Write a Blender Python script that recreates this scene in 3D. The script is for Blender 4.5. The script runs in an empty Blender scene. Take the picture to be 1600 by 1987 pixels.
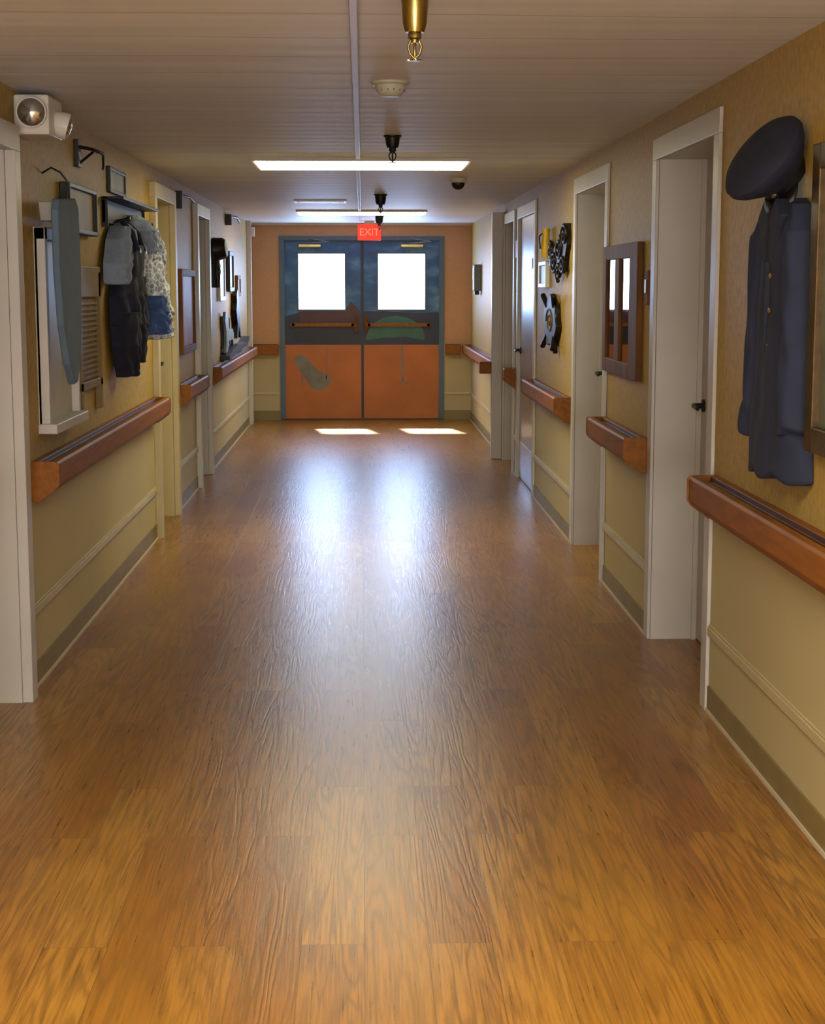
import bpy, bmesh, math, random
from mathutils import Vector, Matrix
random.seed(3)
XL, XR, H, YE, YB = -1.28, 1.27, 2.27, 18.9, -3.0
sc = bpy.context.scene
try:
    sc.view_settings.view_transform = 'Standard'
except Exception:
    pass

# ---------------------------------------------------------------- materials
def lin(c):
    if isinstance(c, str):
        c = [int(c[i:i+2], 16)/255 for i in (0, 2, 4)]
    return tuple((x/12.92 if x <= .04045 else ((x+.055)/1.055)**2.4) for x in c) + (1,)

class N:
    def __init__(s, name):
        s.m = bpy.data.materials.new(name); s.m.use_nodes = True
        s.t = s.m.node_tree; s.b = s.t.nodes['Principled BSDF']
        s.out = s.t.nodes['Material Output']
    def n(s, typ, **kw):
        x = s.t.nodes.new(typ)
        for k, v in kw.items(): setattr(x, k, v)
        return x
    def l(s, a, b): s.t.links.new(a, b)
    def math(s, op, a, b=None, c=None, clamp=False):
        x = s.n('ShaderNodeMath', operation=op, use_clamp=clamp)
        for i, v in enumerate((a, b, c)):
            if v is None: continue
            if hasattr(v, 'links'): s.l(v, x.inputs[i])
            else: x.inputs[i].default_value = v
        return x.outputs[0]
    def mix(s, f, a, b, bt='MIX'):
        x = s.n('ShaderNodeMix', data_type='RGBA', blend_type=bt)
        for i, v in ((0, f), (6, a), (7, b)):
            if hasattr(v, 'links'): s.l(v, x.inputs[i])
            else: x.inputs[i].default_value = v
        return x.outputs[2]
    def ramp(s, f, stops):
        x = s.n('ShaderNodeValToRGB'); s.l(f, x.inputs[0])
        e = x.color_ramp.elements
        e[0].position, e[0].color = stops[0]; e[1].position, e[1].color = stops[-1]
        for p, c in stops[1:-1]:
            k = e.new(p); k.color = c
        return x.outputs[0]
    def pos(s, scale=(1, 1, 1)):
        g = s.n('ShaderNodeNewGeometry'); mp = s.n('ShaderNodeMapping')
        s.l(g.outputs['Position'], mp.inputs[0]); mp.inputs['Scale'].default_value = scale
        return mp.outputs[0]
    def noise(s, vec, scale, detail=3, rough=.5):
        x = s.n('ShaderNodeTexNoise'); s.l(vec, x.inputs['Vector'])
        x.inputs['Scale'].default_value = scale; x.inputs['Detail'].default_value = detail
        x.inputs['Roughness'].default_value = rough
        return x.outputs['Fac']
    def bump(s, h, strength=.2, dist=.01):
        x = s.n('ShaderNodeBump'); s.l(h, x.inputs['Height'])
        x.inputs['Strength'].default_value = strength; x.inputs['Distance'].default_value = dist
        s.l(x.outputs[0], s.b.inputs['Normal'])

def mat(name, c, rough=.5, metal=0, var=.12, scale=8, emis=None, es=0, coat=0, stretch=(1, 1, 1), bump=0, spec=.5):
    k = N(name); col = lin(c)
    if var:
        f = k.noise(k.pos(stretch), scale, 4)
        d = tuple(x*(1-var) for x in col[:3])+(1,); e = tuple(min(1, x*(1+var)) for x in col[:3])+(1,)
        k.l(k.ramp(f, [(.3, d), (.7, e)]), k.b.inputs['Base Color'])
        if bump: k.bump(f, bump, .005)
    else:
        k.b.inputs['Base Color'].default_value = col
    k.b.inputs['Roughness'].default_value = rough; k.b.inputs['Metallic'].default_value = metal
    k.b.inputs['Specular IOR Level'].default_value = spec
    if coat: k.b.inputs['Coat Weight'].default_value = coat; k.b.inputs['Coat Roughness'].default_value = .15
    if emis:
        k.b.inputs['Emission Color'].default_value = lin(emis); k.b.inputs['Emission Strength'].default_value = es
    return k.m

def floor_mat():
    k = N('wood_plank_floor')
    g = k.n('ShaderNodeNewGeometry'); sp = k.n('ShaderNodeSeparateXYZ'); k.l(g.outputs['Position'], sp.inputs[0])
    cb = k.n('ShaderNodeCombineXYZ'); k.l(sp.outputs[1], cb.inputs[0]); k.l(sp.outputs[0], cb.inputs[1])
    br = k.n('ShaderNodeTexBrick'); k.l(cb.outputs[0], br.inputs['Vector'])
    br.offset = .37; br.inputs['Scale'].default_value = 1
    br.inputs['Brick Width'].default_value = 1.22; br.inputs['Row Height'].default_value = .152
    br.inputs['Mortar Size'].default_value = .0009; br.inputs['Mortar Smooth'].default_value = .1
    br.inputs['Color1'].default_value = (0, 0, 0, 1); br.inputs['Color2'].default_value = (1, 1, 1, 1)
    br.inputs['Mortar'].default_value = (.5, .5, .5, 1)
    rnd = k.n('ShaderNodeSeparateColor'); k.l(br.outputs['Color'], rnd.inputs[0]); r = rnd.outputs[0]
    cv = k.n('ShaderNodeCombineXYZ')
    k.l(k.math('MULTIPLY', sp.outputs[0], 8.0), cv.inputs[0])
    k.l(k.math('MULTIPLY', sp.outputs[1], .55), cv.inputs[1])
    k.l(k.math('MULTIPLY', r, 37.0), cv.inputs[2])
    n1 = k.noise(cv.outputs[0], 1.0, 4, .42)
    rings = k.math('MULTIPLY_ADD', k.math('SINE', k.math('MULTIPLY', n1, 100.0)), .5, .5)
    rings = k.math('POWER', rings, 2.4)
    cf = k.n('ShaderNodeCombineXYZ')
    k.l(k.math('MULTIPLY', sp.outputs[0], 150.0), cf.inputs[0])
    k.l(k.math('MULTIPLY', sp.outputs[1], 4.0), cf.inputs[1])
    k.l(k.math('MULTIPLY', r, 11.0), cf.inputs[2])
    fine = k.noise(cf.outputs[0], 1.0, 4, .65)
    patch = k.noise(k.pos((5, .8, 1)), 1.3, 2)
    base = k.ramp(r, [(0, lin('87500f')), (.22, lin('9d6a1e')), (.45, lin('a8772a')), (.62, lin('8c5610')), (.8, lin('a06e22')), (1, lin('ad7e36'))])
    ringm = k.math('MULTIPLY', rings, k.math('MULTIPLY_ADD', patch, 1.8, -.25, clamp=True))
    c = k.mix(k.math('MULTIPLY', ringm, .75), base, lin('512e08'))
    ff = k.ramp(fine, [(.40, (.6, .6, .6, 1)), (.56, (0, 0, 0, 1))])
    c = k.mix(ff, c, lin('56300a'))
    big = k.noise(k.pos((1.5, .5, 1)), 1.6, 2)
    c = k.mix(k.ramp(big, [(.35, (0, 0, 0, 1)), (.7, (.3, .3, .3, 1))]), c, lin('b0882c'))
    vo = k.n('ShaderNodeTexVoronoi'); k.l(k.pos((2.4, 1.3, 1)), vo.inputs['Vector']); vo.inputs['Scale'].default_value = 1.0
    kn = k.ramp(vo.outputs['Distance'], [(0.0, (.9, .9, .9, 1)), (.03, (0, 0, 0, 1))])
    c = k.mix(kn, c, lin('241004'))
    c = k.mix(k.math('MULTIPLY', br.outputs['Fac'], .6), c, lin('301804'))
    k.l(c, k.b.inputs['Base Color'])
    k.l(k.math('MULTIPLY_ADD', fine, .16, .22), k.b.inputs['Roughness'])
    h = k.math('ADD', k.math('MULTIPLY', ringm, -.4), k.math('MULTIPLY', fine, .8))
    h = k.math('SUBTRACT', h, br.outputs['Fac'])
    k.bump(h, .24, .0025)
    return k.m

def wall_mat(name, up, low, split=.80, bs=.35):
    k = N(name)
    g = k.n('ShaderNodeNewGeometry'); sp = k.n('ShaderNodeSeparateXYZ'); k.l(g.outputs['Position'], sp.inputs[0])
    m = k.math('GREATER_THAN', sp.outputs[2], split)
    n1 = k.noise(k.pos((1, 1, .6)), 55, 4, .65); n2 = k.noise(k.pos(), 1.2, 2)
    u = lin(up); ud = tuple(x*(1-bs*.5) for x in u[:3])+(1,)
    ul = tuple(min(1, x*(1+bs*.4)) for x in u[:3])+(1,)
    uc = k.ramp(n1, [(.35, ud), (.5, u), (.66, ul)])
    lo = lin(low); ld = tuple(x*.9 for x in lo[:3])+(1,)
    lc = k.ramp(n2, [(.3, ld), (.7, lo)])
    k.l(k.mix(m, lc, uc), k.b.inputs['Base Color'])
    k.b.inputs['Roughness'].default_value = .55; k.b.inputs['Specular IOR Level'].default_value = .3
    k.bump(k.math('MULTIPLY', n1, m), bs, .004)
    return k.m

def ceiling_mat():
    k = N('ceiling_panels')
    g = k.n('ShaderNodeNewGeometry'); sp = k.n('ShaderNodeSeparateXYZ'); k.l(g.outputs['Position'], sp.inputs[0])
    wob = k.noise(k.pos((.6, .6, 1)), 1.3, 2)
    y = k.math('ADD', sp.outputs[1], k.math('MULTIPLY', wob, .12))
    fr = k.math('FRACT', k.math('DIVIDE', y, .41))
    seam = k.math('LESS_THAN', fr, .02)
    sag = k.math('SINE', k.math('MULTIPLY', y, 2*math.pi/.205))
    streak = k.noise(k.pos((.5, 9, 1)), 1.0, 3)
    c = k.ramp(streak, [(.3, lin('d0d4da')), (.7, lin('dee2ea'))])
    c = k.mix(k.math('MULTIPLY', seam, .55), c, lin('605650'))
    k.l(c, k.b.inputs['Base Color']); k.b.inputs['Roughness'].default_value = .55
    h = k.math('ADD', k.math('MULTIPLY', sag, .25), streak)
    h = k.math('SUBTRACT', h, k.math('MULTIPLY', seam, .8))
    k.bump(h, .35, .006)
    return k.m

def lace_mat():
    k = N('floral_lace')
    vo = k.n('ShaderNodeTexVoronoi', feature='DISTANCE_TO_EDGE'); k.l(k.pos(), vo.inputs['Vector']); vo.inputs['Scale'].default_value = 34
    n = k.noise(k.pos(), 30, 3)
    c = k.ramp(k.math('ADD', vo.outputs['Distance'], k.math('MULTIPLY', n, .25)), [(.14, lin('c4c8d0')), (.30, lin('7c8496'))])
    k.l(c, k.b.inputs['Base Color']); k.b.inputs['Roughness'].default_value = .9
    k.bump(vo.outputs['Distance'], .3, .008)
    return k.m

def sky_mural_mat():
    k = N('mural_sky_paint')
    f = k.noise(k.pos((1.4, 1, 3)), 1.8, 4)
    k.l(k.ramp(f, [(.3, lin('204670')), (.5, lin('305e88')), (.62, lin('5280a2')), (.75, lin('90acc2'))]), k.b.inputs['Base Color'])
    k.b.inputs['Roughness'].default_value = .5
    return k.m

def glass_mat():
    k = N('clear_glass')
    tr = k.n('ShaderNodeBsdfTransparent'); gl = k.n('ShaderNodeBsdfGlossy'); gl.inputs['Roughness'].default_value = .05
    mx = k.n('ShaderNodeMixShader'); mx.inputs[0].default_value = .05
    k.l(tr.outputs[0], mx.inputs[1]); k.l(gl.outputs[0], mx.inputs[2]); k.l(mx.outputs[0], k.out.inputs['Surface'])
    return k.m

M = dict(
    floor=floor_mat(), wall=wall_mat('wall_wallpaper', 'b09450', 'c2b68c'),
    endwall=wall_mat('end_wall_paint', 'be926a', 'b8aa82', .78, .12),
    ceil=ceiling_mat(),
    white=mat('white_gloss_trim_paint', 'bcb8b2', .4, var=.05, scale=3),
    trimcream=mat('cream_moulding', 'bcae84', .45, var=.05),
    base=mat('vinyl_baseboard', '827244', .5, var=.08),
    caulk=mat('pale_floor_bead', 'c8bea4', .5, var=.05),
    rail=mat('handrail_wood', '885214', .55, var=.22, scale=5, stretch=(8, 1, 8), spec=.25),
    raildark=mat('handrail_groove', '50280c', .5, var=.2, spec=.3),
    door=mat('door_leaf_paint', 'aaa6a2', .4, var=.05),
    doorlit=mat('door_leaf_yellow_lit', 'b8a45c', .4, var=.06),  # yellow of the light falling on this leaf, put into its colour
    doorg=mat('door_leaf_grey_laminate', '8c8a88', .3, var=.06),
    black=mat('black_iron', '14120f', .45, .3, var=.2),
    brass=mat('brass', '9c8a54', .28, 1, var=.15, scale=20),
    steel=mat('brushed_steel', 'a0a0a0', .3, 1, var=.1),
    navy=mat('navy_wool', '1e263e', .85, var=.12, scale=14, bump=.2),
    navy2=mat('navy_denim', '161c32', .85, var=.25, scale=30, bump=.3),
    navyt=mat('navy_cap_cloth', '161c30', .8, var=.2, scale=20),
    capband=mat('black_cap_band', '08080a', .45, var=.1),
    gold=mat('gold_button', 'c8a860', .3, .9, var=.1),
    grey=mat('grey_cotton', '8292aa', .9, var=.10, scale=25, bump=.2),
    denim=mat('blue_denim', '38568a', .9, var=.25, scale=30),
    lace=lace_mat(),
    iron=mat('ironing_board_cover', '5c7084', .8, var=.1, scale=10),
    brown=mat('brown_wood', '643e10', .6, var=.3, scale=4, stretch=(6, 6, 1), spec=.2),
    brown2=mat('aged_pine', '7a602c', .55, var=.25, scale=4, stretch=(6, 6, 1)),
    frameb=mat('picture_print_sepia', '86682c', .5, var=.35, scale=5, spec=.3),
    frameg=mat('picture_print_green', '5c6050', .4, var=.4, scale=4),
    amber=mat('picture_print_amber', '94541a', .5, var=.45, scale=5, spec=.2),
    gilt=mat('gilt_frame', '4c3818', .35, .5, var=.3, scale=30),
    mirror=mat('mirror_glass', '8c7c68', .03, 1, var=0),
    plastic=mat('white_plastic', 'd4d0c8', .35, var=.04),
    plasticd=mat('aged_ivory_plastic', 'b4b09c', .4, var=.05),
    yellow=mat('yellow_enamel', 'd8b020', .4, var=.1),
    lens=mat('lamp_reflector', 'b8b8b8', .12, .9, var=.1, scale=30),
    panel=mat('fluorescent_diffuser', 'ffffff', .5, var=0, emis='fff4c8', es=16),
    panel2=mat('fluorescent_diffuser_bright', 'ffffff', .5, var=0, emis='fff2d8', es=28),
    panelrim=mat('light_fixture_rim', 'b0a898', .4, var=.04),
    exitred=mat('exit_sign_red', 'c01408', .4, var=0, emis='ff3418', es=1.0),
    exitlet=mat('exit_sign_letters', 'ff7a60', .4, var=0, emis='ff7858', es=1.1),
    sky=sky_mural_mat(), orange=mat('mural_orange_field', 'ae6010', .45, var=.14, scale=2.5),
    muralnavy=mat('mural_navy_hills', '141e3a', .45, var=.2, scale=4),
    muralbarn=mat('mural_barn_maroon', '481c20', .45, var=.2, scale=6),
    muralgreen=mat('mural_green_hill', '286050', .45, var=.2, scale=5),
    muralblk=mat('mural_dark', '0c1020', .45, var=.1),
    muralgrey=mat('mural_wheelbarrow_grey', '706a5c', .45, var=.2, scale=8),
    dframe=mat('door_frame_slate', '3c5464', .4, var=.08),
    glass=glass_mat(), cover=mat('bronze_threshold', '40362c', .5, .3, var=.1),
    signor=mat('orange_room_sign', 'd07a30', .5, var=.05),
    teal=mat('pale_blue_print', '7c8e9c', .4, var=.4, scale=9),
    greybox=mat('grey_dispenser', '4c5058', .4, var=.1),
)

# ---------------------------------------------------------------- geometry helpers
def grp(name):
    e = bpy.data.objects.new(name, None); sc.collection.objects.link(e); return e
def mk(name, bm, m, parent=None, smooth=False, bevel=0):
    bmesh.ops.recalc_face_normals(bm, faces=bm.faces)
    me = bpy.data.meshes.new(name); bm.to_mesh(me); bm.free()
    for x in (m if isinstance(m, list) else [m]): me.materials.append(x)
    if smooth:
        for p in me.polygons: p.use_smooth = True
    o = bpy.data.objects.new(name, me); sc.collection.objects.link(o)
    if parent: o.parent = parent
    if bevel:
        b = o.modifiers.new('bevel', 'BEVEL'); b.width = bevel; b.segments = 2; b.limit_method = 'ANGLE'
    return o
def addbox(bm, x0, x1, y0, y1, z0, z1, mi=0):
    r = bmesh.ops.create_cube(bm, size=1)
    for v in r['verts']:
        v.co = Vector(((x0+x1)/2+v.co.x*(x1-x0), (y0+y1)/2+v.co.y*(y1-y0), (z0+z1)/2+v.co.z*(z1-z0)))
    for f in {f for v in r['verts'] for f in v.link_faces}: f.material_index = mi
def boxes(name, bl, m, parent=None, bevel=0):
    bm = bmesh.new()
    for b in bl: addbox(bm, min(b[0], b[1]), max(b[0], b[1]), b[2], b[3], b[4], b[5], b[6] if len(b) > 6 else 0)
    return mk(name, bm, m, parent, bevel=bevel)
def box(name, b, m, parent=None, bevel=0): return boxes(name, [b], m, parent, bevel)
def prism(name, pts, fn, d0, d1, m, parent=None, bevel=0):
    bm = bmesh.new()
    a = [bm.verts.new(fn(u, v, d0)) for u, v in pts]; b = [bm.verts.new(fn(u, v, d1)) for u, v in pts]
    bm.faces.new(a); bm.faces.new(b)
    n = len(pts)
    for i in range(n): bm.faces.new((a[i], a[(i+1) % n], b[(i+1) % n], b[i]))
    return mk(name, bm, m, parent, bevel=bevel)
def FL(u, v, d): return (XL+d, u, v)
def FR(u, v, d): return (XR-d, u, v)
def revolve(name, prof, M4, m, parent=None, seg=28):
    bm = bmesh.new(); rings = []
    for r, z in prof:
        rings.append([bm.verts.new(M4 @ Vector((max(r, 1e-4)*math.cos(2*math.pi*i/seg), max(r, 1e-4)*math.sin(2*math.pi*i/seg), z))) for i in range(seg)])
    for a, b in zip(rings, rings[1:]):
        for i in range(seg): bm.faces.new((a[i], a[(i+1) % seg], b[(i+1) % seg], b[i]))
    bm.faces.new(rings[0]); bm.faces.new(rings[-1])
    o = mk(name, bm, m, parent, smooth=True)
    e = o.modifiers.new('es', 'EDGE_SPLIT'); e.split_angle = math.radians(40)
    return o
def axis(loc, d):
    return Matrix.Translation(loc) @ Vector(d).normalized().to_track_quat('Z', 'Y').to_matrix().to_4x4()
def tube(name, pts, r, m, parent=None, cyclic=False):
    cu = bpy.data.curves.new(name, 'CURVE'); cu.dimensions = '3D'; cu.bevel_depth = r; cu.bevel_resolution = 3
    s = cu.splines.new('POLY'); s.points.add(len(pts)-1)
    for i, p in enumerate(pts): s.points[i].co = (*p, 1)
    s.use_cyclic_u = cyclic; cu.materials.append(m); cu.use_fill_caps = True
    o = bpy.data.objects.new(name, cu); sc.collection.objects.link(o)
    if parent: o.parent = parent
    return o
def loft(name, rows, fn, m, parent=None, folds=5, famp=.15, nv=36, nu=26, back=.004, seed=0):
    bm = bmesh.new()
    def at(t):
        x = t*(len(rows)-1); i = min(int(x), len(rows)-2); k = x-i; k = k*k*(3-2*k)*.5+k*.5
        return [a+(b-a)*k for a, b in zip(rows[i], rows[i+1])]
    F, B = [], []
    for j in range(nv+1):
        t = j/nv; v, u0, u1, d = at(t); fr, br = [], []
        for i in range(nu+1):
            s = i/nu; sh = (1-abs(2*s-1)**3.0)**.6
            fold = 1+famp*math.sin(s*folds*2*math.pi+seed+2.1*math.sin(t*4+seed))*(.3+.7*t)+.04*math.sin(t*23+s*9+seed)
            hem = -.012*math.sin(s*folds*6.28+seed)*t*t
            fr.append(bm.verts.new(fn(u0+(u1-u0)*s, v+hem, back+d*sh*fold+.003)))
            br.append(bm.verts.new(fn(u0+(u1-u0)*s, v+hem, back)))
        F.append(fr); B.append(br)
    for j in range(nv):
        for i in range(nu):
            bm.faces.new((F[j][i], F[j][i+1], F[j+1][i+1], F[j+1][i]))
            bm.faces.new((B[j][i], B[j+1][i], B[j+1][i+1], B[j][i+1]))
        bm.faces.new((F[j][0], F[j+1][0], B[j+1][0], B[j][0])); bm.faces.new((F[j][nu], B[j][nu], B[j+1][nu], F[j+1][nu]))
    for i in range(nu):
        bm.faces.new((F[0][i], B[0][i], B[0][i+1], F[0][i+1])); bm.faces.new((F[nv][i], F[nv][i+1], B[nv][i+1], B[nv][i]))
    return mk(name, bm, m, parent, smooth=True)

# ---------------------------------------------------------------- room shell
box('floor', (-2.2, 2.2, YB, YE+.2, -.05, 0), M['floor'])
box('ceiling', (-2.2, 2.2, YB, YE+.3, H, H+.1), M['ceil'])
box('wall_back', (-2.2, 2.2, YB-.1, YB, 0, H), M['wall'])
OT = 2.12
openL = [(4.9, 5.98, 2.07), (9.98, 10.97, OT), (12.5, 13.42, OT)]
openR = [(5.81, 7.01, OT), (8.41, 9.64, OT), (11.88, 13.16, OT), (13.45, 14.45, OT)]
T = .24
def side_wall(name, x0, s, ops):
    bl = []; y = YB
    for a, b, ot in ops:
        bl.append((x0, x0+s*T, y, a, 0, H)); bl.append((x0, x0+s*T, a, b, ot, H)); y = b
    bl.append((x0, x0+s*T, y, YE+.2, 0, H))
    bl.append((x0+s*T, x0+s*(T+.1), YB, YE+.2, 0, H))
    return boxes(name, bl, M['wall'])
side_wall('wall_left', XL, -1, openL); side_wall('wall_right', XR, 1, openR)
boxes('wall_end', [(XL, -.93, YE, YE+.2, 0, H), (.93, XR, YE, YE+.2, 0, H), (-.93, .93, YE, YE+.2, 2.11, H)], M['endwall'])
boxes('trim_end', [(XL, XR, YE-.03, YE, H-.025, H)], M['white'])

def runs(ops, y0, y1, pad=.06):
    out = []; y = y0
    for a, b, _ in ops:
        if a-pad > y: out.append((y, a-pad))
        y = b+pad
    if y1 > y: out.append((y, y1))
    return out
for nm, x, s, ops in (('left', XL, 1, openL), ('right', XR, -1, openR)):
    boxes('baseboard_'+nm, [(x, x+s*.008, a, b, 0.0, .095, 0) for a, b in runs(ops, YB, YE)] + [(x, x+s*.014, a, b, 0, .012, 1) for a, b in runs(ops, YB, YE)], [M['base'], M['caulk']])
    bl = []
    for a, b in runs(ops, YB, YE):
        bl += [(x, x+s*.014, a, b, .285, .318), (x, x+s*.008, a, b, .318, .326)]
    boxes('trim_chair_rail_'+nm, bl, M['trimcream'], bevel=.003)
boxes('baseboard_end', [(XL, -.96, YE-.008, YE, 0, .11), (.96, XR, YE-.008, YE, 0, .11)], M['base'])
boxes('trim_chair_rail_end', [(XL, -.96, YE-.012, YE, .30, .325), (.96, XR, YE-.012, YE, .30, .325)], M['trimcream'])

# side doors -----------------------------------------------------------
def lever(parent, x, y, z, s, dirn=1):
    revolve('handle_rose', [(.0, 0), (.028, 0), (.028, .008), (.012, .012), (.010, .05), (0, .05)], axis((x, y, z), (s, 0, 0)), M['black'], parent)
    tube('handle_lever', [(x+s*.045, y, z), (x+s*.05, y+.03*dirn, z), (x+s*.05, y+.11*dirn, z-.005)], .009, M['black'], parent)
dn = 0
def side_door(x0, s, a, b, ot, depth, leafm, proud, jm=None):
    global dn; dn += 1
    g = grp('door_%d' % dn); jm = jm or M['white']
    xw = x0+s*proud; xd = x0-s*depth
    j = .035; xi = x0-s*.0005; xo = x0+s*.0005
    boxes('frame', [(xd, xi, a, a+j, 0, ot), (xd, xi, b-j, b, 0, ot), (xd, xi, a+j, b-j, ot-j, ot)], jm, g)
    boxes('casing', [(xo, xw, a-.055, a+j, 0, ot-j), (xo, xw, b-j, b+.055, 0, ot-j), (xo, xw, a-.055, b+.055, ot-j, ot+.055)], jm, g, bevel=.003)
    boxes('door_stop', [(xd, xd+s*.02, b-j-.015, b-j, 0, ot-j), (xd, xd+s*.02, a+j, a+j+.015, 0, ot-j)], jm, g)
    box('leaf', (xd-s*.04, xd, a+j, b-j, .008, ot-j), leafm, g)
    lever(g, xd, b-j-.07, 1.04, s, -1)
    for hz in (.25, 1.05, 1.85):
        revolve('hinge', [(0, 0), (.009, 0), (.009, .09), (0, .09)], axis((xd+s*.008, a+j+.006, hz), (0, 0, 1)), M['brass'], g, 10)
    return g
side_door(XL, 1, *openL[0], .20, M['door'], .04)
side_door(XL, 1, *openL[1], .10, M['doorlit'], .04, jm=M['trimcream'])  # leaf and frame carry the yellow light as paint colour
side_door(XL, 1, *openL[2], .10, M['door'], .04)
side_door(XR, -1, *openR[0], .20, M['door'], .015)
side_door(XR, -1, *openR[1], .16, M['door'], .015)
g = side_door(XR, -1, *openR[2], .01, M['doorg'], .015)
boxes('vision_label', [(XR+.004, XR+.0098, 12.2, 12.8, 1.68, 1.76)], M['plastic'], g)
boxes('kick_plate', [(XR+.006, XR+.0098, 11.95, 13.08, .05, .3)], M['steel'], g)
side_door(XR, -1, *openR[3], .14, M['door'], .02)
boxes('trim_pilaster', [(XR-.11, XR, 14.51, 14.62, 0, 2.2)], M['white'], bevel=.004)
boxes('trim_corner_post', [(XL, XL+.05, 18.2, 18.3, 0, H)], M['white'], bevel=.004)

# handrails ------------------------------------------------------------
def handrail(x0, s, a, b):
    g = grp('handrail'); top = .88
    body = [(.0, top-.15), (.0, top), (.030, top), (.034, top-.018), (.072, top-.018), (.076, top), (.102, top), (.109, top-.010), (.109, top-.085), (.098, top-.102), (.035, top-.15)]
    bm = bmesh.new()
    A = [bm.verts.new((x0+s*d, a, z)) for d, z in body]; B = [bm.verts.new((x0+s*d, b, z)) for d, z in body]
    n = len(body)
    for i in range(n):
        f = bm.faces.new((A[i], A[(i+1) % n], B[(i+1) % n], B[i]))
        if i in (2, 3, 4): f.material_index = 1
    bm.faces.new(A); bm.faces.new(B)
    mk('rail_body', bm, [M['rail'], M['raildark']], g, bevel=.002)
    for y0, y1 in ((a-.012, a), (b, b+.012)):
        prism('end_cap', [(0, top+.002), (.105, top+.002), (.113, top-.008), (.113, top-.087), (.10, top-.106), (.036, top-.154), (0, top-.154)],
              (lambda u, v, d: (x0+s*u, d, v)), y0, y1, M['rail'], g, bevel=.002)
    return g
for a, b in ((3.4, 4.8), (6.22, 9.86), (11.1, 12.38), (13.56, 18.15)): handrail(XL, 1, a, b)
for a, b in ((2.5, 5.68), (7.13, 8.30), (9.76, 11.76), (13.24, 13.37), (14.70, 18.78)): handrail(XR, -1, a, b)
def handrail_end(a, b):
    g = grp('handrail')
    boxes('rail_body', [(a, b, YE-.10, YE, .76, .88, 0)], M['rail'], g, bevel=.008)
    boxes('rail_groove', [(a+.01, b-.01, YE-.07, YE-.03, .88, .883, 0)], M['raildark'], g)
handrail_end(XL+.01, -.97); handrail_end(.97, XR-.125)
g = grp('handrail'); box('rail_return', (XR-.215, XR-.11, 14.52, 14.62, .77, .88), M['rail'], g, bevel=.004)

# ---------------------------------------------------------------- end doors
g = grp('door_8')
boxes('frame', [(-.955, -.895, YE-.02, YE+.019, 0, 2.075), (.895, .955, YE-.02, YE+.019, 0, 2.075), (-.955, .955, YE-.02, YE+.019, 2.075, 2.125)], M['dframe'], g)
boxes('outer_light_stop', [(-.94, -.89, YE+.061, YE+.19, 0, 2.07), (.89, .94, YE+.061, YE+.19, 0, 2.07), (-.94, .94, YE+.061, YE+.19, 2.07, 2.13)], M['dframe'], g)  # unseen outside stop, added to block daylight leaking round the leaves
def leaf(x0, x1, wx0, wx1, z0=1.285, z1=1.92):
    b = 2.09; y0, y1 = YE+.02, YE+.06; s = .875
    bl = [(x0, wx0, y0, y1, s, b, 0), (wx1, x1, y0, y1, s, b, 0), (wx0, wx1, y0, y1, s, z0, 0), (wx0, wx1, y0, y1, z1, b, 0), (x0, x1, y0, y1, .0, s, 1)]
    boxes('leaf', bl, [M['sky'], M['orange']], g)
    e = .018
    boxes('window_bead', [(wx0-e, wx0, y0-.008, y0, z0-e, z1+e), (wx1, wx1+e, y0-.008, y0, z0-e, z1+e), (wx0, wx1, y0-.008, y0, z1, z1+e), (wx0, wx1, y0-.008, y0, z0-e, z0)], M['dframe'], g)
    boxes('window_glass', [(wx0, wx1, y0+.02, y0+.024, z0, z1)], M['glass'], g)
leaf(-.925, -.002, -.735, -.20); leaf(-.002, .925, .19, .73)
box('astragal', (-.012, .018, YE+.012, YE+.02, .02, 2.08), M['muralblk'], g)
def FM(u, v, d): return (u, YE+.02-d, v)
prism('mural_hills', [(-.895, .875), (-.895, 1.20), (-.75, 1.24), (-.5, 1.235), (-.3, 1.26), (-.015, 1.262), (-.015, .875)], FM, 0, .002, M['muralnavy'], g)
prism('mural_hills_b', [(.02, .875), (.02, 1.262), (.3, 1.262), (.6, 1.24), (.895, 1.25), (.895, .875)], FM, 0, .002, M['muralnavy'], g)
prism('mural_barn', [(-.72, 1.12), (-.74, 1.262), (-.2, 1.265), (-.13, 1.38), (-.05, 1.29), (-.015, 1.25), (-.015, 1.12)], FM, .002, .004, M['muralbarn'], g)
prism('mural_barn_ground', [(-.82, .90), (-.80, 1.03), (-.4, 1.06), (-.015, 1.03), (-.015, .89), (-.4, .88)], FM, .002, .0035, M['muralblk'], g)
dome = [(.05, .93)] + [(.39+.34*math.cos(t), .95+.26*math.sin(t)) for t in [math.pi*(1-i/16) for i in range(17)]] + [(.72, .93), (.5, .965), (.25, .955)]
prism('mural_green_hill', dome, FM, .002, .004, M['muralgreen'], g)
prism('mural_wheelbarrow', [(-.80, .72), (-.76, .75), (-.68, .76), (-.52, .58), (-.36, .49), (-.37, .45), (-.42, .37), (-.5, .345), (-.6, .37), (-.68, .5), (-.76, .62)], FM, 0, .002, M['muralgrey'], g)
prism('mural_wheelbarrow_handle', [(-.425, .48), (-.415, .48), (-.40, .85), (-.41, .85)], FM, 0, .002, M['muralgrey'], g)
prism('mural_wheelbarrow_leg', [(-.70, .40), (-.69, .40), (-.70, .53), (-.715, .53)], FM, 0, .002, M['muralgrey'], g)
prism('mural_rake', [(.46, .44), (.485, .44), (.475, .86), (.455, .86)], FM, 0, .002, M['muralgrey'], g)
prism('mural_rake_head', [(.42, .425), (.54, .425), (.54, .437), (.42, .437)], FM, 0, .002, M['muralgrey'], g)
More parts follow.
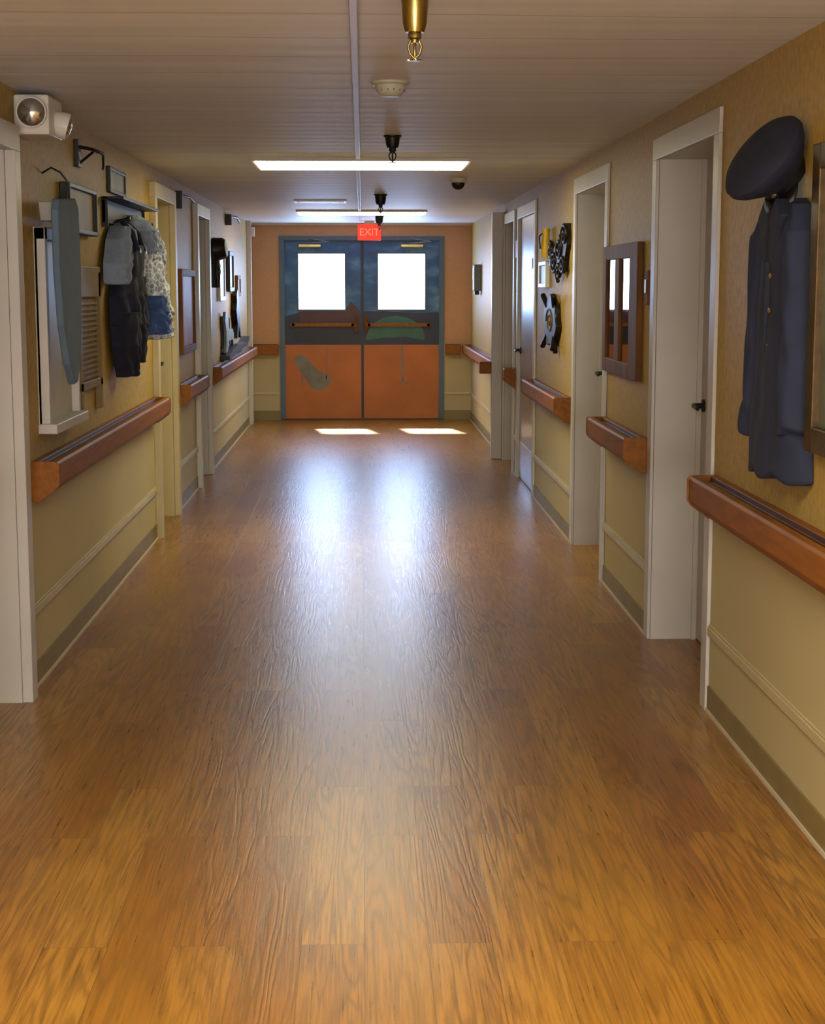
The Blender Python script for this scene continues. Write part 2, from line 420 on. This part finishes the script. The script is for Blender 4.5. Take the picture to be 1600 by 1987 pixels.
for a, b in ((-.83, -.08), (.05, .80)):
    box('push_bar', (a, b, YE-.05, YE-.02, 1.085, 1.125), M['rail'], g, bevel=.005)
    for x in (a+.03, b-.03): box('push_bar_bracket', (x-.02, x+.02, YE-.05, YE+.02, 1.075, 1.135), M['brown'], g, bevel=.005)
for x in (-.07, .045): box('latch_case', (x-.02, x+.02, YE-.045, YE+.02, 1.02, 1.2), M['brown'], g, bevel=.004)
for a in (-.73, .45):
    box('door_closer_body', (a, a+.26, YE-.05, YE+.02, 2.0, 2.03), M['brass'], g, bevel=.005)
    tube('door_closer_arm', [(a+.1, YE-.03, 2.04), (a+.35, YE-.09, 2.06), (a+.12, YE-.02, 2.095)], .008, M['steel'], g)
box('threshold', (-.95, .95, YE-.03, YE+.19, 0, .014), M['cover'], g)

g = grp('exit_sign')
box('housing', (-.045, .215, 18.32, 18.36, 2.06, 2.235), M['exitred'], g, bevel=.004)
box('canopy', (.03, .14, 18.31, 18.37, 2.235, H), M['plastic'], g)
cu = bpy.data.curves.new('exit_letters', 'FONT'); cu.body = 'EXIT'; cu.size = .11; cu.extrude = .002; cu.align_x = 'CENTER'; cu.align_y = 'CENTER'
o = bpy.data.objects.new('letters', cu); sc.collection.objects.link(o); o.parent = g
o.location = (.085, 18.318, 2.147); o.rotation_euler = (math.pi/2, 0, 0); cu.materials.append(M['exitlet'])

# ---------------------------------------------------------------- ceiling things
box('trim_ceiling_batten', (-.032, -.008, YB, 18.2, H-.012, H), M['white'], bevel=.003)
def panel(y, pm, w=1.21, d=.62):
    g = grp('fluorescent_ceiling_light')
    boxes('rim', [(-w/2-.02, w/2+.02, y-.02, y, H-.02, H), (-w/2-.02, w/2+.02, y+d, y+d+.02, H-.02, H), (-w/2-.02, -w/2, y, y+d, H-.02, H), (w/2, w/2+.02, y, y+d, H-.02, H)], M['panelrim'], g)
    boxes('diffuser', [(-w/2, w/2, y, y+d, H-.026, H-.008)], pm, g)
panel(9.32, M['panel']); panel(15.62, M['panel']); panel(2.3, M['panel2']); panel(-1.5, M['panel2'])
g = grp('ceiling_vent')
boxes('louvres', [(-.55, -.15, 13.8+i*.05, 13.82+i*.05, H-.015, H) for i in range(6)] + [(-.57, -.55, 13.78, 14.1, H-.015, H), (-.15, -.13, 13.78, 14.1, H-.015, H)], M['plastic'], g)
DN = (0, 0, -1)
def sprinkler(x, y, m1, r=.034, h=.09):
    g = grp('fire_sprinkler'); A = axis((x, y, H), DN)
    revolve('escutcheon', [(r*1.2, 0), (r*1.2, .006), (r, .012), (r*.88, h*.75), (r*.7, h), (r*.45, h), (0, h)], A, m1, g)
    revolve('body', [(.014, h-.005), (.017, h+.004), (.017, h+.014), (.011, h+.018), (.011, h+.026), (0, h+.026)], A, m1, g, 12)
    for sx in (-1, 1):
        tube('frame_arm', [(x+sx*.011, y, H-h-.02), (x+sx*.017, y, H-h-.035), (x+sx*.012, y, H-h-.052), (x, y, H-h-.064)], .0035, m1, g)
    revolve('bulb', [(0, h+.02), (.004, h+.025), (.004, h+.055), (0, h+.066)], A, m1, g, 10)
    bm = bmesh.new(); vs = []
    for i in range(32):
        rr = .019 if (i % 4) < 2 else .011; t = i/32*2*math.pi
        vs.append((rr*math.cos(t), rr*math.sin(t)))
    top = [bm.verts.new((x+a, y+b, H-h-.066)) for a, b in vs]; bo = [bm.verts.new((x+a, y+b, H-h-.0695)) for a, b in vs]
    bm.faces.new(top); bm.faces.new(bo)
    for i in range(32): bm.faces.new((top[i], top[(i+1) % 32], bo[(i+1) % 32], bo[i]))
    mk('deflector', bm, m1, g)
sprinkler(.135, 4.17, M['brass'])
sprinkler(.15, 7.95, M['black'], .036, .06)
sprinkler(.15, 13.0, M['black'], .045, .08)
sprinkler(.18, 16.85, M['black'], .042, .08)
g = grp('smoke_detector')
A = axis((.105, 5.9, H), DN)
revolve('base', [(.07, 0), (.07, .006), (.066, .010), (.056, .012), (.050, .034), (.036, .048), (.03, .05), (0, .05)], A, M['plasticd'], g)
for i in range(14):
    t = i/14*2*math.pi
    box('vent_fin', (.105+.049*math.cos(t)-.003, .105+.049*math.cos(t)+.003, 5.9+.049*math.sin(t)-.003, 5.9+.049*math.sin(t)+.003, H-.034, H-.014), M['greybox'], g)
g = grp('dome_security_camera'); A = axis((.65, 11.05, H), DN)
revolve('housing', [(.058, 0), (.058, .02), (.05, .03), (0, .03)], A, M['plasticd'], g)
revolve('dome', [(.045, .028)] + [(.045*math.cos(t), .032+.045*math.sin(t)) for t in [i*math.pi/20 for i in range(11)]], A, M['black'], g)

# ---------------------------------------------------------------- left wall objects
g = grp('emergency_light')
box('housing', (XL, XL+.13, 6.13, 6.40, 2.105, 2.25), M['plastic'], g, bevel=.008)
def head(x, y, z, d, r=.056):
    A = axis((x, y, z), d)
    revolve('lamp_shell', [(r*.5, -.06), (r*.85, -.045), (r, -.01), (r, .012), (r*.93, .014), (r*.93, .008)], A, M['plastic'], g)
    revolve('lamp_lens', [(r*.92, .006), (r*.85, .014), (r*.5, .024), (0, .028)], A, M['lens'], g)
head(XL+.075, 6.08, 2.18, (.1, -1, -.05)); head(XL+.16, 6.28, 2.15, (1, .15, -.3), .05)

g = grp('wall_shadow_box')
z0, z1, a, b, p = .99, 1.78, 6.42, 7.12, .045
boxes('frame', [(XL, XL+p, a, a+.05, z0, z1), (XL, XL+p, b-.03, b, z0, z1), (XL, XL+p, a, b, z1-.05, z1), (XL, XL+p+.03, a-.02, b+.02, z0-.02, z0+.02)], M['white'], g, bevel=.004)
box('backing', (XL, XL+.012, a, b, z0, z1), M['plasticd'], g)

g = grp('ironing_board')
pts = [(6.34, 1.84), (6.37, 1.885), (6.74, 1.905), (6.80, 1.87), (6.82, 1.6), (6.79, 1.38), (6.74, 1.22), (6.67, 1.16), (6.60, 1.155), (6.50, 1.24), (6.40, 1.4), (6.35, 1.6)]
prism('board', pts, FL, .085, .115, M['iron'], g, bevel=.008)
prism('backing_frame', [(6.55, 1.88), (6.7, 1.88), (6.68, 1.81), (6.58, 1.81)], FL, .0, .085, M['white'], g)
tube('hanger_hook', [FL(6.62, 1.9, .10), FL(6.62, 1.97, .10), FL(6.6, 2.0, .08), FL(6.62, 2.02, .04), FL(6.64, 2.0, 0)], .004, M['black'], g)

def picture(name, F, a, b, z0, z1, dep, fm, pm, w=.03):
    g = grp(name)
    def bx(u0, u1, v0, v1, d0, d1):
        p, q = F(u0, v0, d0), F(u1, v1, d1); return (p[0], q[0], u0, u1, v0, v1)
    boxes('frame', [bx(a, a+w, z0, z1, 0, dep), bx(b-w, b, z0, z1, 0, dep), bx(a+w, b-w, z0, z0+w, 0, dep), bx(a+w, b-w, z1-w, z1, 0, dep)], fm, g, bevel=.004)
    boxes('picture', [bx(a+w, b-w, z0+w, z1-w, 0, dep*.6)], pm, g)
    return g
picture('framed_picture', FL, 7.0, 7.72, 1.78, 1.99, .045, M['black'], M['frameb'], .02)
picture('framed_picture', FL, 8.30, 8.85, 2.02, 2.15, .02, M['black'], M['frameg'], .02)
g = grp('washboard'); a, b = 7.24, 7.84
boxes('frame', [(XL, XL+.03, a, a+.06, .97, 1.62), (XL, XL+.03, b-.06, b, .97, 1.62), (XL, XL+.03, a, b, 1.5, 1.64), (XL, XL+.03, a, b, 1.08, 1.12)], M['brown2'], g, bevel=.004)
boxes('ribs', [(XL, XL+.022, a+.05, b-.05, 1.13+i*.024, 1.142+i*.024) for i in range(15)] + [(XL, XL+.012, a+.05, b-.05, 1.12, 1.5)], M['brown2'], g)
g = grp('wall_bracket')
prism('plate', [(7.38, 2.08), (7.46, 2.08), (7.46, 2.2), (7.38, 2.2)], FL, 0, .02, M['black'], g, bevel=.003)
tube('arm', [FL(7.42, 2.17, .01), FL(7.45, 2.16, .07), FL(7.7, 2.16, .08)], .008, M['black'], g)
tube('brace', [FL(7.42, 2.09, .01), FL(7.48, 2.15, .07)], .006, M['black'], g)
tube('hook', [FL(7.7, 2.16, .08), FL(7.7, 2.10, .08), FL(7.68, 2.09, .08)], .006, M['black'], g)
g = grp('peg_shelf')
boxes('shelf', [(XL, XL+.11, 8.12, 9.5, 1.975, 1.99), (XL, XL+.02, 8.12, 9.5, 1.86, 1.975)], M['black'], g, bevel=.003)
boxes('side_bracket', [(XL, XL+.03, 8.12, 8.14, 1.84, 1.985), (XL, XL+.03, 9.48, 9.5, 1.9, 1.985)], M['black'], g)
for y in (8.45, 8.95, 9.35):
    revolve('peg', [(.008, 0), (.008, .06), (.014, .065), (.012, .075), (0, .078)], axis(FL(y, 1.88, .02), (1, 0, .2)), M['black'], g, 12)
g = grp('child_overalls_and_shirt')
loft('shirt_body', [(1.87, 8.38, 8.58, .05), (1.84, 8.28, 8.68, .08), (1.7, 8.22, 8.75, .10), (1.5, 8.22, 8.75, .10)], FL, M['grey'], g, back=.022)
loft('sleeve_near', [(1.85, 8.22, 8.40, .08), (1.78, 8.08, 8.32, .10), (1.66, 7.98, 8.22, .11), (1.57, 7.98, 8.18, .10)], FL, M['grey'], g, 2, back=.022)
loft('sleeve_far', [(1.85, 8.6, 8.7, .06), (1.75, 8.66, 8.85, .08), (1.6, 8.74, 8.9, .08)], FL, M['grey'], g, 3, back=.022)
loft('overall_bib', [(1.76, 8.30, 8.64, .118), (1.6, 8.24, 8.68, .125), (1.5, 8.14, 8.76, .125), (1.36, 8.14, 8.78, .12)], FL, M['navy2'], g, back=.022)
loft('overall_leg_near', [(1.42, 8.14, 8.48, .12), (1.25, 8.18, 8.5, .11), (1.1, 8.3, 8.52, .09)], FL, M['navy2'], g, 3, back=.022)
loft('overall_leg_far', [(1.42, 8.44, 8.78, .12), (1.3, 8.5, 8.78, .11), (1.16, 8.55, 8.78, .09)], FL, M['navy2'], g, 3, back=.022, seed=2)
for y in (8.36, 8.58):
    tube('strap', [FL(y, 1.73, .14), FL(y, 1.82, .115), FL(y+(.03 if y < 8.5 else -.03), 1.875, .06)], .014, M['navy2'], g)
    revolve('strap_button', [(.012, 0), (.012, .004), (0, .005)], axis(FL(y, 1.73, .152), (1, 0, 0)), M['gold'], g, 12)
prism('bib_mark', [(8.44, 1.60), (8.52, 1.60), (8.49, 1.66)], FL, .14, .157, M['lace'], g)
g = grp('child_lace_dress')
loft('bodice', [(1.93, 8.86, 9.06, .05), (1.86, 8.8, 9.25, .11), (1.7, 8.84, 9.28, .13)], FL, M['lace'], g, back=.022)
loft('collar', [(1.90, 8.66, 9.06, .10), (1.84, 8.62, 9.1, .13), (1.74, 8.70, 9.0, .13)], FL, M['grey'], g, 4, .25, back=.022)
loft('skirt', [(1.72, 8.84, 9.28, .13), (1.55, 8.8, 9.4, .16), (1.4, 8.8, 9.5, .17), (1.27, 8.78, 9.55, .16)], FL, M['lace'], g, 7, .2, back=.022)
loft('sleeve', [(1.88, 9.2, 9.3, .10), (1.76, 9.25, 9.42, .13), (1.62, 9.28, 9.42, .12)], FL, M['lace'], g, 3, back=.022)
loft('denim_pinafore', [(1.50, 8.84, 9.0, .175), (1.4, 8.82, 9.08, .182), (1.30, 8.82, 9.05, .18)], FL, M['denim'], g, 4, back=.022)

picture('framed_picture', FL, 11.3, 12.2, 1.08, 1.67, .04, M['brown'], M['amber'], .05)
g = grp('wall_bracket')
prism('plate', [(11.3, 2.08), (11.36, 2.08), (11.36, 2.2), (11.3, 2.2)], FL, 0, .05, M['black'], g, bevel=.003)
tube('arm', [FL(11.35, 2.17, .04), FL(11.6, 2.17, .07), FL(11.9, 2.15, .07)], .009, M['black'], g)
g = grp('wall_bracket')
prism('plate', [(15.4, 2.12), (15.5, 2.12), (15.5, 2.22), (15.4, 2.22)], FL, 0, .06, M['black'], g, bevel=.003)
tube('arm', [FL(15.45, 2.2, .05), FL(15.7, 2.2, .09), FL(16.0, 2.17, .09)], .012, M['black'], g)
g = grp('hanging_black_hat')
revolve('brim', [(.0, 0), (.17, 0), (.175, .008), (.10, .02), (.09, .10), (.07, .125), (0, .13)], axis(FL(14.0, 1.86, .002), (1, -.1, .1)), M['black'], g)
loft('scarf', [(1.82, 13.9, 14.05, .05), (1.7, 13.9, 14.1, .06), (1.55, 13.92, 14.05, .05)], FL, M['black'], g, 3)
picture('framed_picture', FL, 14.45, 15.0, 1.42, 1.85, .03, M['plastic'], M['teal'], .04)
picture('framed_picture', FL, 15.4, 15.9, 1.5, 1.88, .04, M['black'], M['frameg'], .04)
picture('framed_picture', FL, 16.5, 16.9, 1.45, 1.66, .03, M['brown'], M['frameb'], .04)
g = grp('metal_rider_wall_sculpture')
prism('figure', [(15.9, 1.05), (16.0, 1.18), (15.86, 1.32), (15.95, 1.40), (15.92, 1.46), (16.02, 1.52), (16.14, 1.47), (16.1, 1.40), (16.3, 1.34), (16.25, 1.2), (16.45, 1.08), (16.35, 1.04), (16.12, 1.18), (16.05, 1.04)], FL, .01, .06, M['black'], g)
prism('rocker', [(14.6, .93), (15.0, .97), (15.6, 1.0), (16.2, .98), (16.8, .98), (17.2, 1.03), (17.2, .99), (16.8, .94), (16.0, .93), (15.2, .91), (14.6, .89)], FL, .0, .09, M['black'], g)
prism('horse', [(14.7, .95), (14.78, 1.14), (14.66, 1.24), (14.72, 1.32), (14.9, 1.28), (15.1, 1.16), (15.5, 1.15), (15.62, 1.1), (15.6, .96), (15.5, 1.05), (15.1, 1.05), (14.9, .96)], FL, .025, .05, M['teal'], g)
picture('framed_picture', FL, 14.75, 15.55, .98, 1.28, .02, M['black'], M['teal'], .03)
box('wall_thermostat', (XL+.05, XL+.09, 18.2, 18.28, 2.1, 2.2), M['plastic'], bevel=.004)

# ---------------------------------------------------------------- right wall objects
g = grp('uniform_coat')
loft('coat_body', [(1.80, 4.64, 4.80, .03), (1.78, 4.58, 4.90, .06), (1.71, 4.53, 4.95, .075), (1.5, 4.52, 4.97, .075), (1.2, 4.50, 4.98, .085), (1.0, 4.47, 5.01, .09)], FR, M['navy'], g, 3, .05, nv=50, nu=40)
loft('sleeve_far', [(1.78, 4.86, 4.95, .05), (1.7, 4.90, 5.01, .075), (1.4, 4.92, 5.03, .08), (1.2, 4.93, 5.04, .08), (1.1, 4.94, 5.08, .085)], FR, M['navy'], g, 1, .05, nv=40, seed=1)
loft('sleeve_near', [(1.78, 4.55, 4.62, .05), (1.7, 4.50, 4.60, .08), (1.4, 4.48, 4.58, .085), (1.14, 4.47, 4.58, .085)], FR, M['navy'], g, 1, .05, nv=40, seed=3)
prism('collar_left', [(4.66, 1.80), (4.60, 1.75), (4.68, 1.62), (4.73, 1.75)], FR, .05, .088, M['navyt'], g, bevel=.004)
prism('collar_right', [(4.79, 1.80), (4.86, 1.75), (4.79, 1.62), (4.74, 1.75)], FR, .05, .088, M['navyt'], g, bevel=.004)
prism('front_seam', [(4.735, 1.62), (4.74, 1.62), (4.745, 1.0), (4.74, 1.0)], FR, .05, .09, M['navyt'], g)
for z in (1.58, 1.48, 1.38, 1.28):
    revolve('button', [(.0, 0), (.008, 0), (.008, .003), (0, .007)], axis(FR(4.70, z, .084), (-1, 0, 0)), M['gold'], g, 12)
g = grp('peaked_cap')
A = axis((1.175, 4.72, 1.905), (-.76, -.26, .56))
k9 = .97
revolve('crown', [(r*k9, z*k9) for r, z in [(.085, -.055), (.105, -.035), (.135, -.005), (.147, .015), (.146, .03), (.13, .045), (.08, .054), (0, .056)]], A, M['navyt'], g, 40)
revolve('band', [(.076, -.08), (.080, -.078), (.081, -.045), (.075, -.045)], A, M['capband'], g, 40)
bm = bmesh.new(); rows = []
for i in range(17):
    t = -.95+1.9*i/16; w = .05*math.cos(t/.95*math.pi/2)
    a0 = A @ Vector((.08*math.cos(t-1.2), .08*math.sin(t-1.2), -.075)); a1 = A @ Vector(((.08+w)*math.cos(t-1.2), (.08+w)*math.sin(t-1.2), -.075-w*.5))
    rows.append((bm.verts.new(a0), bm.verts.new(a1)))
for p, q in zip(rows, rows[1:]): bm.faces.new((p[0], p[1], q[1], q[0]))
o = mk('visor', bm, M['capband'], g, True); sm = o.modifiers.new('s', 'SOLIDIFY'); sm.thickness = .004
revolve('badge', [(0, 0), (.012, 0), (.012, .004), (.006, .008), (0, .008)], axis(A @ Vector((.081*math.cos(-1.2), .081*math.sin(-1.2), -.06)), A.to_3x3() @ Vector((math.cos(-1.2), math.sin(-1.2), 0))), M['steel'], g, 12)

picture('framed_picture', FR, 3.75, 4.42, 1.10, 1.93, .05, M['gilt'], M['frameg'], .07)
g = grp('framed_mirror')
a, b, z0, z1 = 7.32, 8.36, 1.12, 1.75; xf = XR-.03
boxes('frame', [(XR, xf, a, a+.22, z0, z1), (XR, xf, b-.10, b, z0, z1), (XR, xf, a+.22, b-.10, z0, z0+.07), (XR, xf, a+.22, b-.10, z1-.07, z1), (XR, xf, 7.84, 7.97, z0+.07, z1-.07)], M['brown'], g, bevel=.004)
boxes('mirror_pane', [(XR, XR-.018, a+.22, 7.84, z0+.07, z1-.07), (XR, XR-.018, 7.97, b-.10, z0+.07, z1-.07)], M['mirror'], g)
g = grp('wall_thermostat'); prism('body', [(7.13, 1.47), (7.20, 1.47), (7.20, 1.62), (7.13, 1.62)], FR, 0, .015, M['brown'], g, bevel=.004)
prism('dial', [(7.145, 1.52), (7.185, 1.52), (7.185, 1.58), (7.145, 1.58)], FR, .015, .02, M['gilt'], g)

def spiral(F, cu_, cv, r0, turns, ph, d, n=40):
    return [F(cu_+r0*(1-i/n*.85)*2.0*math.cos(ph+i/n*turns*6.283), cv+r0*(1-i/n*.85)*math.sin(ph+i/n*turns*6.283), d) for i in range(n+1)]
g = grp('wrought_iron_wall_art')
for cu_, cv, r, ph in ((9.98, 1.86, .07, 0), (10.25, 1.79, .08, 2), (10.5, 1.71, .07, 4), (10.05, 1.69, .06, 3), (10.7, 1.78, .06, 1), (10.25, 1.64, .06, 5)):
    tube('scroll', spiral(FR, cu_, cv, r, 1.6, ph, .03), .013, M['black'], g)
prism('leaf_plate', [(9.9, 1.93), (10.0, 1.86), (10.2, 1.86), (10.5, 1.80), (10.75, 1.74), (10.8, 1.68), (10.5, 1.70), (10.3, 1.64), (10.0, 1.64), (9.95, 1.74), (9.88, 1.80)], FR, .0, .03, M['black'], g)
g = grp('wrought_iron_wall_art')
ell = [(10.65+.34*math.cos(t)*(1+.1*math.sin(6*t)), 1.32+.165*math.sin(t)*(1+.1*math.sin(5*t))) for t in [i/36*6.283 for i in range(36)]]
prism('turtle_shell', ell, FR, 0, .04, M['black'], g, bevel=.008)
for sx, sz in ((-.7, 1), (.7, 1), (-.7, -1), (.7, -1)):
    tube('flipper', [FR(10.65+sx*.28, 1.32+sz*.10, .03), FR(10.65+sx*.42, 1.32+sz*.17, .05)], .018, M['black'], g)
tube('tail', [FR(10.45, 1.2, .03), FR(10.38, 1.13, .03)], .016, M['black'], g)
tube('scroll', spiral(FR, 10.65, 1.32, .09, 2, 0, .042), .005, M['brown2'], g)
g = grp('yellow_enamel_pitcher')
revolve('body', [(0, 0), (.03, 0), (.033, .02), (.033, .1), (.024, .14), (.028, .2), (.024, .2), (0, .19)], axis(FR(10.95, 1.735, .035), (0, 0, 1)), M['yellow'], g)
tube('handle', [FR(10.95, 1.9, .06), FR(10.90, 1.88, .085), FR(10.92, 1.8, .075)], .005, M['black'], g)
picture('framed_picture', FR, 11.0, 11.45, 1.54, 1.72, .03, M['plastic'], M['teal'], .03)
box('room_sign', (XR-.012, XR, 13.22, 13.36, 1.78, 1.92), M['signor'], bevel=.002)
g = grp('wall_soap_dispenser')
box('body', (XR-.08, XR, 17.3, 17.5, 1.5, 1.78), M['greybox'], g, bevel=.01); box('nozzle', (XR-.07, XR-.02, 17.35, 17.45, 1.46, 1.5), M['black'], g)
box('front_label', (XR-.083, XR-.08, 17.33, 17.47, 1.62, 1.74), M['plastic'], g)

# ---------------------------------------------------------------- light
w = bpy.data.worlds.new('World'); sc.world = w; w.use_nodes = True
bg = w.node_tree.nodes['Background']; bg.inputs[0].default_value = (.44, .62, 1, 1); bg.inputs[1].default_value = 27.0
s = bpy.data.lights.new('sun', 'SUN'); s.energy = 60; s.angle = .05; s.color = (1, .95, .86)
so = bpy.data.objects.new('sun', s); sc.collection.objects.link(so)
so.rotation_euler = Vector((.18, -.98, -1)).to_track_quat('-Z', 'Y').to_euler()
for nm, x0, x1 in (('window_light_portal', -.735, -.20), ('window_light_portal', .19, .73)):
    l = bpy.data.lights.new(nm, 'AREA'); l.shape = 'RECTANGLE'; l.size = x1-x0; l.size_y = .635; l.cycles.is_portal = True
    o = bpy.data.objects.new(nm, l); sc.collection.objects.link(o); o.location = ((x0+x1)/2, YE+.07, 1.6025); o.rotation_euler = (-math.pi/2, 0, 0)
l = bpy.data.lights.new('ceiling_fill_light', 'AREA'); l.shape = 'RECTANGLE'; l.size = 2.2; l.size_y = 1.4; l.energy = 230; l.color = (.99, .96, .95)  # added fill lamp behind the camera, lifts the near ceiling and walls
o = bpy.data.objects.new('ceiling_fill_light', l); sc.collection.objects.link(o); o.location = (0, -2.6, 1.0); o.rotation_euler = (math.pi/2+.6, 0, 0)

# ---------------------------------------------------------------- camera
f = 3130.; pitch = math.atan(438/f); yaw = math.atan(98/(f/math.cos(pitch)))
cam = bpy.data.cameras.new('camera'); co = bpy.data.objects.new('camera', cam); sc.collection.objects.link(co)
cam.sensor_fit = 'VERTICAL'; cam.sensor_height = 24; cam.lens = f/1987*24; cam.clip_start = .05
co.location = (0, 0, 1.55); co.rotation_euler = (math.pi/2-pitch, 0, -yaw)
sc.camera = co
